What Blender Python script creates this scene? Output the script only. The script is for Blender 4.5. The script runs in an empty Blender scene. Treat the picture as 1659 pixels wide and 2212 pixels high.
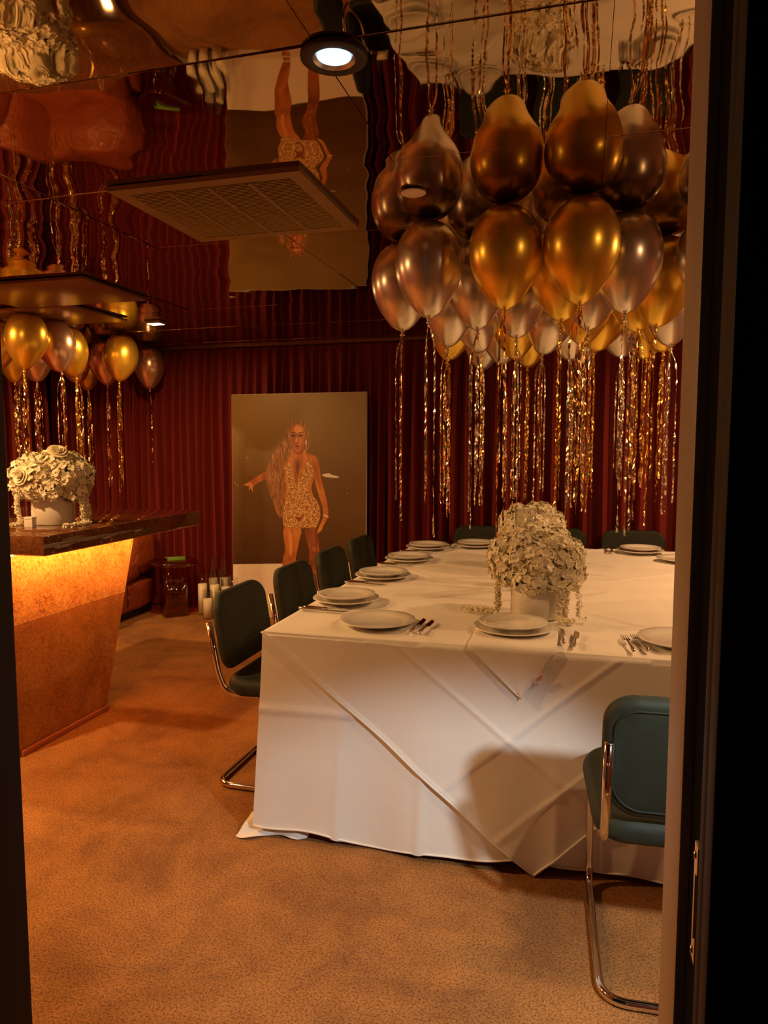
import bpy, bmesh, math, random
from mathutils import Vector, Matrix, Euler, noise

SC = bpy.context.scene
COL = SC.collection
PI = math.pi
R = math.radians

# ------------------------------------------------------------------ camera, world, exposure
EYE = 1.45                      # camera height
YAW = R(15.4)                   # camera looks this far to the left of the room's depth axis
PITCH = R(5.1)
FPX = 1560.0
cd = bpy.data.cameras.new('camera')
cd.sensor_fit = 'VERTICAL'
cd.sensor_height = 24.0
cd.lens = 24.0 * FPX / 2212.0
cd.clip_start = 0.02
cam = bpy.data.objects.new('camera', cd)
cam.location = (0, 0, EYE)
cam.rotation_euler = (PI / 2 - PITCH, 0, YAW)
COL.objects.link(cam)
SC.camera = cam

SC.view_settings.view_transform = 'Standard'
SC.view_settings.look = 'None'
SC.view_settings.exposure = 1.15
SC.view_settings.gamma = 1.0
SC.view_settings.use_curve_mapping = False

w = bpy.data.worlds.new('world')
SC.world = w
w.use_nodes = True
w.node_tree.nodes['Background'].inputs[0].default_value = (1.0, 0.55, 0.3, 1)
w.node_tree.nodes['Background'].inputs[1].default_value = 0.012

CEIL = 2.32                     # ceiling height
WARM = (1.0, 0.54, 0.23)
ORANGE = (1.0, 0.52, 0.18)

# recessed lamps of the room: (x, y, watts, colour, spread degrees)
LAMPS = [
    (-0.557, 1.603, 0.0, (0.75, 0.92, 1.0), 180),    # the one in view
    (1.30, 3.30, 11.5, WARM, 180),
    (1.30, 4.75, 11.5, WARM, 180),
    (1.05, 1.70, 6.0, WARM, 180),
    (-2.75, 1.70, 26.0, ORANGE, 180),
    (-4.05, 2.85, 36.0, ORANGE, 180),
]

# ------------------------------------------------------------------ materials
def mat(name, base=(.8, .8, .8), rough=.5, metal=0.0, **k):
    m = bpy.data.materials.new(name)
    m.use_nodes = True
    nt = m.node_tree
    b = nt.nodes['Principled BSDF']
    b.inputs['Base Color'].default_value = (*base, 1)
    b.inputs['Roughness'].default_value = rough
    b.inputs['Metallic'].default_value = metal
    for key, v in k.items():
        key = key.replace('_', ' ').title().replace('Ior', 'IOR')
        i_ = b.inputs[key]
        i_.default_value = ((*v, 1) if i_.type == 'RGBA' else v) if isinstance(v, tuple) else v
    return m

def nd(m, t, **k):
    n = m.node_tree.nodes.new(t)
    for key, v in k.items():
        setattr(n, key, v)
    return n

def lk(m, a, b):
    m.node_tree.links.new(a, b)

def coords(m, scale=(1, 1, 1), kind='Object'):
    t = nd(m, 'ShaderNodeTexCoord')
    mp = nd(m, 'ShaderNodeMapping')
    mp.inputs['Scale'].default_value = scale
    lk(m, t.outputs[kind], mp.inputs['Vector'])
    return mp.outputs['Vector']

def tex_noise(m, vec, scale, detail=3, rough=.5, dist=0):
    n = nd(m, 'ShaderNodeTexNoise')
    n.inputs['Scale'].default_value = scale
    n.inputs['Detail'].default_value = detail
    n.inputs['Roughness'].default_value = rough
    n.inputs['Distortion'].default_value = dist
    lk(m, vec, n.inputs['Vector'])
    return n.outputs['Fac']

def ramp(m, fac, stops):
    r = nd(m, 'ShaderNodeValToRGB')
    e = r.color_ramp.elements
    while len(e) < len(stops):
        e.new(.5)
    for el, (p, c) in zip(e, stops):
        el.position = p
        el.color = (*c, 1)
    lk(m, fac, r.inputs['Fac'])
    return r.outputs['Color']

def bump(m, fac, strength, dist):
    b = nd(m, 'ShaderNodeBump')
    b.inputs['Strength'].default_value = strength
    b.inputs['Distance'].default_value = dist
    lk(m, fac, b.inputs['Height'])
    p = m.node_tree.nodes['Principled BSDF']
    lk(m, b.outputs['Normal'], p.inputs['Normal'])
    return b

def setcol(m, c):
    lk(m, c, m.node_tree.nodes['Principled BSDF'].inputs['Base Color'])

M = {}
# carpet
m = M['carpet'] = mat('carpet', rough=.95)
v = coords(m)
big = tex_noise(m, v, 2.6, 6, .68, .35)
fine = tex_noise(m, v, 150, 3, .75)
setcol(m, ramp(m, big, [(.36, (.27, .112, .028)), (.50, (.385, .168, .042)), (.64, (.48, .215, .056))]))
mulc = nd(m, 'ShaderNodeMix', data_type='RGBA', blend_type='MULTIPLY')
mulc.inputs[0].default_value = 1.0
pb = m.node_tree.nodes['Principled BSDF']
lk(m, pb.inputs['Base Color'].links[0].from_socket, mulc.inputs[6])
lk(m, ramp(m, fine, [(.40, (.42, .38, .34)), (.54, (1.0, 1.0, 1.0))]), mulc.inputs[7])
setcol(m, mulc.outputs[2])
bump(m, fine, .8, .006)

# mirror tiles
m = M['mirror'] = mat('bronze_mirror', (.45, .34, .215), .02, 1.0)
v = coords(m, kind='Object')
t = nd(m, 'ShaderNodeTexCoord'); geo = nd(m, 'ShaderNodeNewGeometry')
n1 = nd(m, 'ShaderNodeTexNoise'); n1.inputs['Scale'].default_value = 3.2; n1.inputs['Detail'].default_value = 1.0
lk(m, geo.outputs['Position'], n1.inputs['Vector'])
bump(m, n1.outputs['Fac'], 1.0, .0050)
M['groove'] = mat('tile_backing', (.02, .012, .008), .8)

m = M['velvet_red'] = mat('velvet_red', (.21, .014, .010), .75, sheen_weight=.25, sheen_roughness=.45, sheen_tint=(.8, .1, .06))
v = coords(m); bump(m, tex_noise(m, v, 60, 3), .25, .004)
m = M['velvet_green'] = mat('velvet_green', (.016, .030, .013), .7, sheen_weight=.10, sheen_roughness=.4, sheen_tint=(.22, .30, .14))
v = coords(m)
setcol(m, ramp(m, tex_noise(m, v, 7, 3, .55, .8), [(.3, (.006, .009, .0035)), (.7, (.014, .019, .007))]))
bump(m, tex_noise(m, v, 400, 2), .25, .001)
M['piping'] = mat('piping', (.006, .009, .006), .7)
M['chrome'] = mat('chrome', (.78, .74, .70), .07, 1.0)
M['steel'] = mat('cutlery_steel', (.72, .70, .68), .12, 1.0)
m = M['cloth'] = mat('white_linen', (.80, .77, .72), .85, sheen_weight=.1)
v = coords(m); bump(m, tex_noise(m, v, 7, 3, .5, .6), .22, .014)
M['hem'] = mat('linen_hem', (.84, .81, .77), .85)
M['napkin_tag'] = mat('tag_cotton', (.75, .62, .56), .8)
M['tag_red'] = mat('tag_stitch', (.45, .08, .05), .8)
M['porcelain'] = mat('porcelain', (.80, .78, .72), .14, coat_weight=.6, coat_roughness=.06)
m = M['petal'] = mat('cream_petal', (.80, .74, .58), .7, subsurface_weight=.3, subsurface_radius=(.01, .008, .004))
g = nd(m, 'ShaderNodeNewGeometry')
setcol(m, ramp(m, g.outputs['Random Per Island'], [(0, (.82, .74, .52)), (.5, (.88, .82, .63)), (1, (.92, .88, .74))]))
M['leaf'] = mat('dark_stem', (.03, .05, .02), .6)
M['pot'] = mat('matte_white_pot', (.78, .74, .67), .45)
M['gold'] = mat('gold_latex', (.97, .66, .085), .30, .80, coat_weight=.35, coat_roughness=.12)
M['silver'] = mat('champagne_latex', (.84, .77, .67), .27, .82, coat_weight=.35, coat_roughness=.1)
M['rose'] = mat('rose_latex', (.85, .58, .45), .25, .85, coat_weight=.35, coat_roughness=.1)
def foil(name, stops):
    m = M[name] = mat(name, (.8, .6, .2), .22, 1.0)
    v = coords(m, (1, 1, 14))
    setcol(m, ramp(m, tex_noise(m, v, 5, 2, .5), stops))
    g = nd(m, 'ShaderNodeNewGeometry')
    return m
foil('foil_gold', [(.30, (.75, .30, .03)), (.45, (.95, .62, .12)), (.58, (.90, .70, .35)), (.70, (.85, .35, .10))])
foil('foil_silver', [(.28, (.85, .50, .45)), (.42, (.92, .85, .78)), (.60, (.95, .85, .55)), (.70, (.10, .75, .40)), (.76, (.9, .6, .6))])
foil('foil_rose', [(.30, (.70, .25, .15)), (.50, (.90, .55, .35)), (.70, (.95, .75, .55))])

# burl of the bar
def burl(name, dark, mid, light, rough, scale=1.0):
    m = M[name] = mat(name, rough=rough)
    v = coords(m)
    a = tex_noise(m, v, 55 * scale, 6, .7, 1.6)
    b = tex_noise(m, v, 3.2 * scale, 4, .6, 1.0)
    mx = nd(m, 'ShaderNodeMix', data_type='FLOAT'); mx.inputs[0].default_value = .32
    lk(m, a, mx.inputs[2]); lk(m, b, mx.inputs[3])
    setcol(m, ramp(m, mx.outputs[0], [(.40, dark), (.50, mid), (.60, light)]))
    return m
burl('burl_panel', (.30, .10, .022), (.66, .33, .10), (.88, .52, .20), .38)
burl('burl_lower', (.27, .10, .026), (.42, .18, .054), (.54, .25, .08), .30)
burl('burl_top', (.085, .028, .010), (.15, .055, .018), (.21, .08, .028), .05)
M['burl_top'].node_tree.nodes['Principled BSDF'].inputs['Coat Weight'].default_value = 1.0
M['burl_top'].node_tree.nodes['Principled BSDF'].inputs['Coat Roughness'].default_value = .02
M['plinth'] = mat('plinth', (.45, .15, .06), .4)
def emit(name, colr, s):
    m = M[name] = mat(name, (0, 0, 0), .5)
    b = m.node_tree.nodes['Principled BSDF']
    b.inputs['Emission Color'].default_value = (*colr, 1)
    b.inputs['Emission Strength'].default_value = s
emit('led_strip', (1.0, .36, .07), 42.0)
emit('lens', (.46, .80, 1.0), .95)
emit('lens_warm', (1.0, .62, .3), 12.0)
emit('flame', (1.0, .55, .15), 18.0)
m = M['leather'] = mat('cognac_leather', (.30, .062, .012), .42, coat_weight=.15)
v = coords(m); bump(m, tex_noise(m, v, 14, 4, .6, 1.2), .5, .03)
M['leather_dark'] = mat('sofa_dark_base', (.02, .008, .005), .8)  # even near-black colour of the plinth under the sofa
def thin_glass(name, tint, rough, lo, hi):
    m = M[name] = bpy.data.materials.new(name); m.use_nodes = True
    nt = m.node_tree; nt.nodes.remove(nt.nodes['Principled BSDF'])
    tr = nt.nodes.new('ShaderNodeBsdfTransparent'); tr.inputs[0].default_value = (*tint, 1)
    gl = nt.nodes.new('ShaderNodeBsdfGlossy'); gl.inputs['Roughness'].default_value = rough
    lw = nt.nodes.new('ShaderNodeLayerWeight'); lw.inputs[0].default_value = .25
    mr_ = nt.nodes.new('ShaderNodeMapRange'); mr_.inputs[3].default_value = lo; mr_.inputs[4].default_value = hi
    mx_ = nt.nodes.new('ShaderNodeMixShader')
    nt.links.new(lw.outputs['Facing'], mr_.inputs[0]); nt.links.new(mr_.outputs[0], mx_.inputs[0])
    nt.links.new(tr.outputs[0], mx_.inputs[1]); nt.links.new(gl.outputs[0], mx_.inputs[2])
    nt.links.new(mx_.outputs[0], nt.nodes['Material Output'].inputs[0])
    return m
thin_glass('amber', (.86, .42, .16), .05, .10, .55)
thin_glass('glass', (.99, .985, .97), .02, .025, .16)
M['wax'] = mat('candle_wax', (.96, .90, .74), .5)
M['green_box'] = mat('green_plastic', (.13, .26, .03), .35)
M['grille'] = mat('grille_bronze', (.30, .20, .085), .45)
M['slat'] = mat('grille_slat', (.58, .50, .24), .5)
M['grille_dark'] = mat('grille_dark', (.05, .028, .012), .6)
M['panel_bronze'] = mat('hatch_bronze', (.22, .11, .045), .35, .4)
M['black_trim'] = mat('black_trim', (.035, .020, .011), .5)
M['reflector'] = mat('lamp_reflector', (.55, .55, .56), .3, 1.0)
M['cover_disc'] = mat('cover_disc', (.95, .82, .70), .5)
m = M['jamb'] = mat('jamb_wood', (.38, .27, .19), .5)
M['jamb_dark'] = mat('jamb_dark', (.012, .0035, .002), .6, specular_ior_level=.2)
M['gasket'] = mat('gasket', (.003, .002, .002), .9, specular_ior_level=.05)
M['brass'] = mat('strike_brass', (.85, .62, .42), .5, .35)
M['wall_paint'] = mat('wall_paint', (.11, .03, .018), .8)
M['poster_edge'] = mat('board_edge', (.70, .60, .48), .7)
M['poster_white'] = mat('board_white', (.76, .66, .57), .6)
m = M['poster_brown'] = mat('board_print', rough=.42)
v = coords(m)
sx = nd(m, 'ShaderNodeSeparateXYZ'); lk(m, v, sx.inputs[0])
mr = nd(m, 'ShaderNodeMapRange'); mr.inputs[1].default_value = .44; mr.inputs[2].default_value = 1.92
lk(m, sx.outputs['Z'], mr.inputs[0])
setcol(m, ramp(m, mr.outputs[0], [(0, (.060, .022, .004)), (.5, (.14, .068, .012)), (1, (.27, .165, .036))]))
def skin(name, c0, c1, c2):
    m = M[name] = mat(name, rough=.42)
    v = coords(m, (1, 1, .45))
    setcol(m, ramp(m, tex_noise(m, v, 11, 3, .5, .4), [(.36, c0), (.5, c1), (.64, c2)]))
skin('print_skin', (.30, .085, .020), (.46, .150, .038), (.60, .225, .065))
skin('print_skin_dark', (.15, .040, .010), (.27, .075, .020), (.38, .12, .032))
M['print_skin_light'] = mat('print_skin_light', (.68, .29, .095), .42)
m = M['print_hair'] = mat('print_hair', rough=.45)
v = coords(m, (60, 1, 7))
setcol(m, ramp(m, tex_noise(m, v, 1.6, 4, .6, 1.0), [(.35, (.13, .045, .012)), (.52, (.30, .125, .035)), (.68, (.55, .28, .09))]))
m = M['print_dress'] = mat('print_dress', rough=.45)
v = coords(m)
vo = nd(m, 'ShaderNodeTexVoronoi'); vo.inputs['Scale'].default_value = 130; lk(m, v, vo.inputs['Vector'])
setcol(m, ramp(m, vo.outputs['Color'], [(.2, (.22, .085, .02)), (.55, (.50, .24, .07)), (.8, (.85, .55, .24))]))
M['print_dark'] = mat('print_dark', (.025, .009, .005), .45)
M['print_lip'] = mat('print_lip', (.42, .10, .05), .4)
M['print_white'] = mat('print_white', (.75, .70, .60), .45)

# ------------------------------------------------------------------ mesh helpers
def obj(name, verts, faces, material, parent=None, smooth=False, loc=None, rot=None):
    me = bpy.data.meshes.new(name)
    me.from_pydata([tuple(p) for p in verts], [], faces)
    if smooth:
        me.polygons.foreach_set('use_smooth', [True] * len(me.polygons))
    me.update()
    if material:
        me.materials.append(M[material] if isinstance(material, str) else material)
    return link(name, me, parent, loc, rot)

def link(name, me, parent=None, loc=None, rot=None):
    o = bpy.data.objects.new(name, me)
    COL.objects.link(o)
    if parent:
        o.parent = parent
    if loc is not None:
        o.location = loc
    if rot is not None:
        o.rotation_euler = rot
    return o

def tag(o, label, cat, group=None, kind=None):
    if label: o['label'] = label
    if cat: o['category'] = cat
    if group: o['group'] = group
    if kind: o['kind'] = kind
    return o

def thing(name, label, cat, loc=(0, 0, 0), rz=0, group=None):
    o = bpy.data.objects.new(name, None)
    o.empty_display_size = .1
    COL.objects.link(o)
    o.location = loc
    o.rotation_euler = (0, 0, rz)
    return tag(o, label, cat, group)

def copy_tree(o, parent=None):
    c = o.copy()
    COL.objects.link(c)
    c.parent = parent
    for ch in o.children:
        copy_tree(ch, c)
    return c

class MB:
    def __init__(s):
        s.v = []; s.f = []
    def add(s, v, f):
        k = len(s.v)
        s.v += [Vector(p) for p in v]
        s.f += [[i + k for i in q] for q in f]
        return s
    def box(s, a, b):
        x0, y0, z0 = a; x1, y1, z1 = b
        return s.add([(x0, y0, z0), (x1, y0, z0), (x1, y1, z0), (x0, y1, z0), (x0, y0, z1), (x1, y0, z1), (x1, y1, z1), (x0, y1, z1)],
                     [(0, 3, 2, 1), (4, 5, 6, 7), (0, 1, 5, 4), (1, 2, 6, 5), (2, 3, 7, 6), (3, 0, 4, 7)])
    def lathe(s, prof, n=32, c=(0, 0, 0), lobes=None):
        v = []; f = []
        for r, z in prof:
            for i in range(n):
                a = 2 * PI * i / n
                rr = r * (lobes(a) if lobes else 1)
                v.append((c[0] + rr * math.cos(a), c[1] + rr * math.sin(a), c[2] + z))
        for j in range(len(prof) - 1):
            for i in range(n):
                a = j * n + i; b = j * n + (i + 1) % n
                f.append((a, b, b + n, a + n))
        return s.add(v, f)
    def tube(s, path, r, n=10, closed=False):
        P = [Vector(p) for p in path]
        v = []; f = []
        t0 = (P[1] - P[0]).normalized()
        up = Vector((0, 0, 1)) if abs(t0.z) < .9 else Vector((1, 0, 0))
        nrm = t0.cross(up).normalized()
        m = len(P)
        for i, p in enumerate(P):
            if i == 0: t = P[1] - P[0]
            elif i == m - 1: t = P[-1] - P[-2]
            else: t = (P[i + 1] - P[i]).normalized() + (P[i] - P[i - 1]).normalized()
            t.normalize()
            nrm = (nrm - t * nrm.dot(t)).normalized()
            bn = t.cross(nrm)
            rr = r[i] if isinstance(r, (list, tuple)) else r
            for k in range(n):
                a = 2 * PI * k / n
                v.append(p + (nrm * math.cos(a) + bn * math.sin(a)) * rr)
        for i in range(m - 1):
            for k in range(n):
                a = i * n + k; b = i * n + (k + 1) % n
                f.append((a, b, b + n, a + n))
        f.append(tuple(range(n - 1, -1, -1))); f.append(tuple(range((m - 1) * n, m * n)))
        return s.add(v, f)
    def build(s, name, material, parent=None, smooth=False, **k):
        return obj(name, s.v, s.f, material, parent, smooth, **k)

def box(name, a, b, material, parent=None, bev=0.0, seg=2):
    o = MB().box(a, b).build(name, material, parent)
    if bev:
        bm = bmesh.new(); bm.from_mesh(o.data)
        bmesh.ops.bevel(bm, geom=bm.edges[:], offset=bev, segments=seg, profile=.5, affect='EDGES')
        bm.to_mesh(o.data); bm.free()
        smooth_by_angle(o.data)
    return o

def smooth_by_angle(me, ang=40):
    me.polygons.foreach_set('use_smooth', [True] * len(me.polygons))
    bm = bmesh.new(); bm.from_mesh(me)
    for e in bm.edges:
        if len(e.link_faces) == 2 and e.calc_face_angle(0) > R(ang):
            e.smooth = False
    bm.to_mesh(me); bm.free()

def grid(nu, nv, fn):
    v = [fn(i / nu, j / nv) for j in range(nv + 1) for i in range(nu + 1)]
    f = [(j * (nu + 1) + i, j * (nu + 1) + i + 1, (j + 1) * (nu + 1) + i + 1, (j + 1) * (nu + 1) + i) for j in range(nv) for i in range(nu)]
    return v, f

def smooth_path(pts, it=2):
    P = [Vector(p) for p in pts]
    for _ in range(it):
        Q = [P[0]]
        for a, b in zip(P[:-1], P[1:]):
            Q += [a * .75 + b * .25, a * .25 + b * .75]
        Q.append(P[-1]); P = Q
    return P

def bend_path(pts, r, n=6):
    """polyline with rounded corners of radius r"""
    P = [Vector(p) for p in pts]; out = [P[0]]
    for a, b, c in zip(P[:-2], P[1:-1], P[2:]):
        d0 = (a - b).normalized(); d1 = (c - b).normalized()
        rr = min(r, (a - b).length * .49, (c - b).length * .49)
        p0 = b + d0 * rr; p2 = b + d1 * rr
        for k in range(n + 1):
            t = k / n
            out.append(p0 * (1 - t) ** 2 + b * 2 * t * (1 - t) + p2 * t * t)
    out.append(P[-1])
    return out

def rrect(w_, h_, r, n=8):
    pts = []
    for cx, cy, a0 in ((w_ / 2 - r, h_ / 2 - r, 0), (-w_ / 2 + r, h_ / 2 - r, 90), (-w_ / 2 + r, -h_ / 2 + r, 180), (w_ / 2 - r, -h_ / 2 + r, 270)):
        for k in range(n + 1):
            a = R(a0 + 90 * k / n)
            pts.append((cx + r * math.cos(a), cy + r * math.sin(a)))
    return pts

def slab(w_, h_, t, r, e, warp=None):
    """soft-edged rounded panel in the XZ plane, thickness along Y"""
    rings = []
    K = 5
    for k in range(K + 1):
        a = PI / 2 * k / K
        rings.append((e * (1 - math.sin(a)), -t / 2 + e * (1 - math.cos(a)) ))
    prof = [(e * (1 - math.sin(PI / 2 * k / K)), -t / 2 + e * (1 - math.cos(PI / 2 * k / K))) for k in range(K + 1)]
    prof = prof + [(i, -y) for i, y in reversed(prof)]
    v = []; f = []
    n = None
    # inner extra rings for curvature
    full = [(e + .06, prof[0][1])] + prof + [(e + .06, prof[-1][1])]
    for ins, y in full:
        pts = rrect(w_ - 2 * ins, h_ - 2 * ins, max(r - ins, .012))
        n = len(pts)
        for x, z in pts:
            v.append((x, y, z))
    m_ = len(full)
    for j in range(m_ - 1):
        for i in range(n):
            a = j * n + i; b = j * n + (i + 1) % n
            f.append((a, a + n, b + n, b))
    f.append(tuple(range(n)))
    f.append(tuple(reversed(range((m_ - 1) * n, m_ * n))))
    if warp:
        v = [warp(*p) for p in v]
    return v, f

# ------------------------------------------------------------------ the room
X0, X1 = -4.98, 1.95
Y0, Y1 = 0.845, 5.98
def structure(o):
    o['kind'] = 'structure'
    return o

structure(box('floor', (X0 - .1, -1.2, -.08), (X1 + .1, Y1 + .1, 0), 'carpet'))
structure(box('wall_back', (X0 - .1, Y1, 0), (X1 + .1, Y1 + .12, CEIL), 'wall_paint'))
structure(box('wall_left', (X0 - .12, -1.2, 0), (X0, Y1, CEIL), 'wall_paint'))
structure(box('wall_right', (X1, Y0, 0), (X1 + .12, Y1, CEIL), 'wall_paint'))
# wall with the doorway we look through
DL, DR = -.79, .10
wf = MB()
wf.box((X0, .63, 0), (DL - .03, Y0, CEIL)); wf.box((DR + .03, .63, 0), (X1, Y0, CEIL)); wf.box((DL - .03, .63, 2.14), (DR + .03, Y0, CEIL))
structure(wf.build('wall_front', 'wall_paint'))

ceil = structure(box('ceiling', (X0 - .1, -1.2, CEIL + .012), (X1 + .1, Y1 + .1, CEIL + .1), 'groove'))
rnd = random.Random(3)
TS, TY = .62, .66
def tile_mesh(wx, wy):
    g = .0012; gx = .0003
    v = [(gx, g, 0), (wx - gx, g, 0), (wx - gx, wy - g, 0), (gx, wy - g, 0), (0, 0, .004), (wx, 0, .004), (wx, wy, .004), (0, wy, .004), (0, 0, .012), (wx, 0, .012), (wx, wy, .012), (0, wy, .012)]
    f = [(0, 3, 2, 1), (0, 1, 5, 4), (1, 2, 6, 5), (2, 3, 7, 6), (3, 0, 4, 7), (4, 5, 9, 8), (5, 6, 10, 9), (6, 7, 11, 10), (7, 4, 8, 11), (8, 9, 10, 11)]
    me = bpy.data.meshes.new('mirror_tile'); me.from_pydata(v, [], f); me.materials.append(M['mirror']); return me
tm = tile_mesh(TS - .0008, TY - .0024)
ys = [1.55 + TY * k for k in range(-1, 7)]
xs = [-.582 + TS * k for k in range(-8, 5)]
for y in ys:
    for x in xs:
        if x > X1 or y > Y1: continue
        link('mirror_tile', tm, ceil, (x, y, CEIL + rnd.uniform(0, .0006)), (rnd.gauss(0, .0022), rnd.gauss(0, .0022), 0))

# curtain track along the back
structure(box('trim_1', (X0, 5.70, CEIL - .012), (X1, 5.76, CEIL + .004), 'panel_bronze'))

# door lining
d1 = structure(box('trim_2', (DR, .735, 0), (DR + .035, Y0 + .006, 2.14), 'jamb', bev=.004))
d2 = structure(box('trim_3', (DR + .010, .655, 0), (DR + .035, .735, 2.14), 'gasket'))
d3 = structure(box('trim_4', (DR + .0055, .632, 0), (DR + .035, .655, 2.14), 'jamb_dark', bev=.003))
d4 = structure(box('trim_5', (DR + .006, .60, 0), (DR + 1.2, .632, 2.4), 'jamb_dark', bev=.002))
d5 = structure(box('trim_6', (DL - .035, .60, 0), (DL, Y0 + .006, 2.14), 'jamb_dark', bev=.004))
d6 = structure(box('trim_7', (DL - .035, .60, 2.12), (DR + .035, Y0 + .006, 2.15), 'jamb_dark'))
# seal bead and strike plate
t = thing('strike_plate', 'pale brass strike plate on the dark door jamb', 'strike plate', (DR + .006, .672, 1.04))
pl = box('plate', (0, -.008, -.055), (.004, .008, .055), 'brass', t, bev=.001)
box('latch_lip', (-.0015, -.0075, -.03), (.002, -.004, .03), 'brass', t, bev=.0006)
for zz in (-.045, .045):
    MB().lathe([(0, -.0012), (.003, -.0012), (.0035, 0)], 12).build('screw', 'steel', t, True, loc=(-.0005, 0, zz), rot=(0, PI / 2, 0))

# ------------------------------------------------------------------ lamps and ceiling fittings
def area(name, loc, watts, colr, size, spread, parent=None):
    l = bpy.data.lights.new(name, 'AREA')
    l.shape = 'DISK'; l.size = size; l.energy = watts; l.color = colr; l.spread = R(spread)
    o = bpy.data.objects.new(name, l); COL.objects.link(o); o.location = loc
    if parent: o.parent = parent
    return o

def downlight(x, y, watts, colr, spread, label, cool):
    t = thing('ceiling_downlight', label, 'downlight', (x, y, CEIL))
    MB().lathe([(.047, -.003), (.048, -.009), (.070, -.010), (.075, -.007), (.076, .0)], 40).build('trim_ring', 'black_trim', t, True)
    MB().lathe([(.0478, -.0088), (.042, -.005), (.038, -.0015)], 40).build('reflector', 'reflector', t, True)
    MB().lathe([(0, -.003), (.038, -.003), (.039, -.001), (0, -.001)], 32).build('lens', 'lens' if cool else 'lens_warm', t)
    if watts: area('lamp', (0, 0, -.016), watts, colr, .085, spread, t)
LL = ['black-rimmed round downlight glowing cool white on the mirrored ceiling', 'black-rimmed downlight above the far side of the table near its middle',
      'black-rimmed downlight above the far corner of the table by the curtain', 'black-rimmed downlight just inside the doorway above the green chair',
      'black-rimmed downlight above the near end of the bar', 'black-rimmed downlight above the sofa behind the bar']
for (x, y, wt, c, sp), lab in zip(LAMPS, LL):
    downlight(x, y, wt, c, sp, lab, lab is LL[0])

# small adjustable wall spotlight beside the doorway, throwing neutral light on the table's front
t = thing('wall_spotlight', 'small black wall spotlight beside the doorway', 'spotlight', (.80, Y0, 1.50))
MB().lathe([(0, 0), (.05, 0), (.05, .014), (.012, .018), (.012, .07), (0, .07)], 24).build('mount', 'black_trim', t, True, rot=(-PI / 2, 0, 0))
SPOT_FROM = Vector((.80, Y0 + .12, 1.50)); SPOT_TO = Vector((-.30, 1.945, .0))
q = (SPOT_TO - SPOT_FROM).to_track_quat('-Z', 'Y').to_euler()
MB().lathe([(.034, -.02), (.034, .08), (.030, .085), (0, .085)], 24).build('housing', 'black_trim', t, True, loc=(0, .12, 0), rot=q)
sl = bpy.data.lights.new('spot', 'SPOT'); sl.energy = 60; sl.color = (.95, .96, .92); sl.spot_size = R(50); sl.spot_blend = .55; sl.shadow_soft_size = .04
so = bpy.data.objects.new('spot', sl); COL.objects.link(so); so.parent = t; so.location = (0, .12, 0); so.rotation_euler = q

# sprinkler cover plate
t = thing('ceiling_cover_plate', 'small pale round cover plate on the mirrored ceiling', 'cover plate', (-.579, 2.479, CEIL))
MB().lathe([(0, -.010), (.041, -.010), (.043, -.008), (.043, -.005), (0, -.005)], 36).build('disc', 'cover_disc', t, True)
MB().lathe([(.034, -.005), (.034, .002)], 24).build('collar', 'gasket', t, True)

# air grille hanging under the mirror
t = thing('air_vent', 'large bronze louvred air vent set in the mirrored ceiling', 'air vent', (-1.215, 2.48, CEIL))
hx, hy = .345, .31
fr = MB()
for a, b in (((-hx, -hy, -.016), (hx, -hy + .05, 0)), ((-hx, hy - .05, -.016), (hx, hy, 0)), ((-hx, -hy + .05, -.016), (-hx + .05, hy - .05, 0)), ((hx - .05, -hy + .05, -.016), (hx, hy - .05, 0))):
    fr.box(a, b)
fr.build('frame', 'grille', t)
box('backing', (-hx + .04, -hy + .04, -.006), (hx - .04, hy - .04, -.002), 'grille_dark', t)
for k in (-1, 0, 1):
    box('divider', (k * .15 - .006, -hy + .05, -.020), (k * .15 + .006, hy - .05, -.006), 'grille', t)
me = None
ns = 40
for k in range(ns):
    y = -hy + .055 + (2 * hy - .11) * (k + .5) / ns
    if me is None:
        o = MB().box((-hx + .05, -.0058, -.0012), (hx - .05, .0058, .0012)).build('slat', 'slat', t, loc=(0, y, -.014), rot=(R(28), 0, 0)); me = o.data
    else:
        link('slat', me, t, (0, y, -.014), (R(28), 0, 0))

# hatches of the ceiling on the bar side
for (x0, y0, x1, y1, lab) in ((-3.35, 3.20, -2.46, 3.77, 'wide bronze ceiling hatch above the bar'), (-3.72, 3.79, -3.00, 4.35, 'smaller bronze ceiling hatch beyond the wide one')):
    t = thing('ceiling_hatch', lab, 'hatch', ((x0 + x1) / 2, (y0 + y1) / 2, CEIL))
    a, b = (x1 - x0) / 2, (y1 - y0) / 2
    box('panel', (-a, -b, -.020), (a, b, -.004), 'panel_bronze', t, bev=.003)
    box('collar', (-a + .03, -b + .03, -.006), (a - .03, b - .03, .002), 'gasket', t)
t = thing('square_ceiling_lamp', 'tiny square lamp on the ceiling beside the rosy balloon', 'ceiling lamp', (-2.88, 4.50, CEIL))
box('housing', (-.06, -.05, -.018), (.06, .05, 0), 'reflector', t, bev=.003)
box('lens', (-.045, -.035, -.0195), (.045, .035, -.017), 'lens_warm', t)
area('lamp', (0, 0, -.022), 9.0, ORANGE, .08, 180, t)

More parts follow.
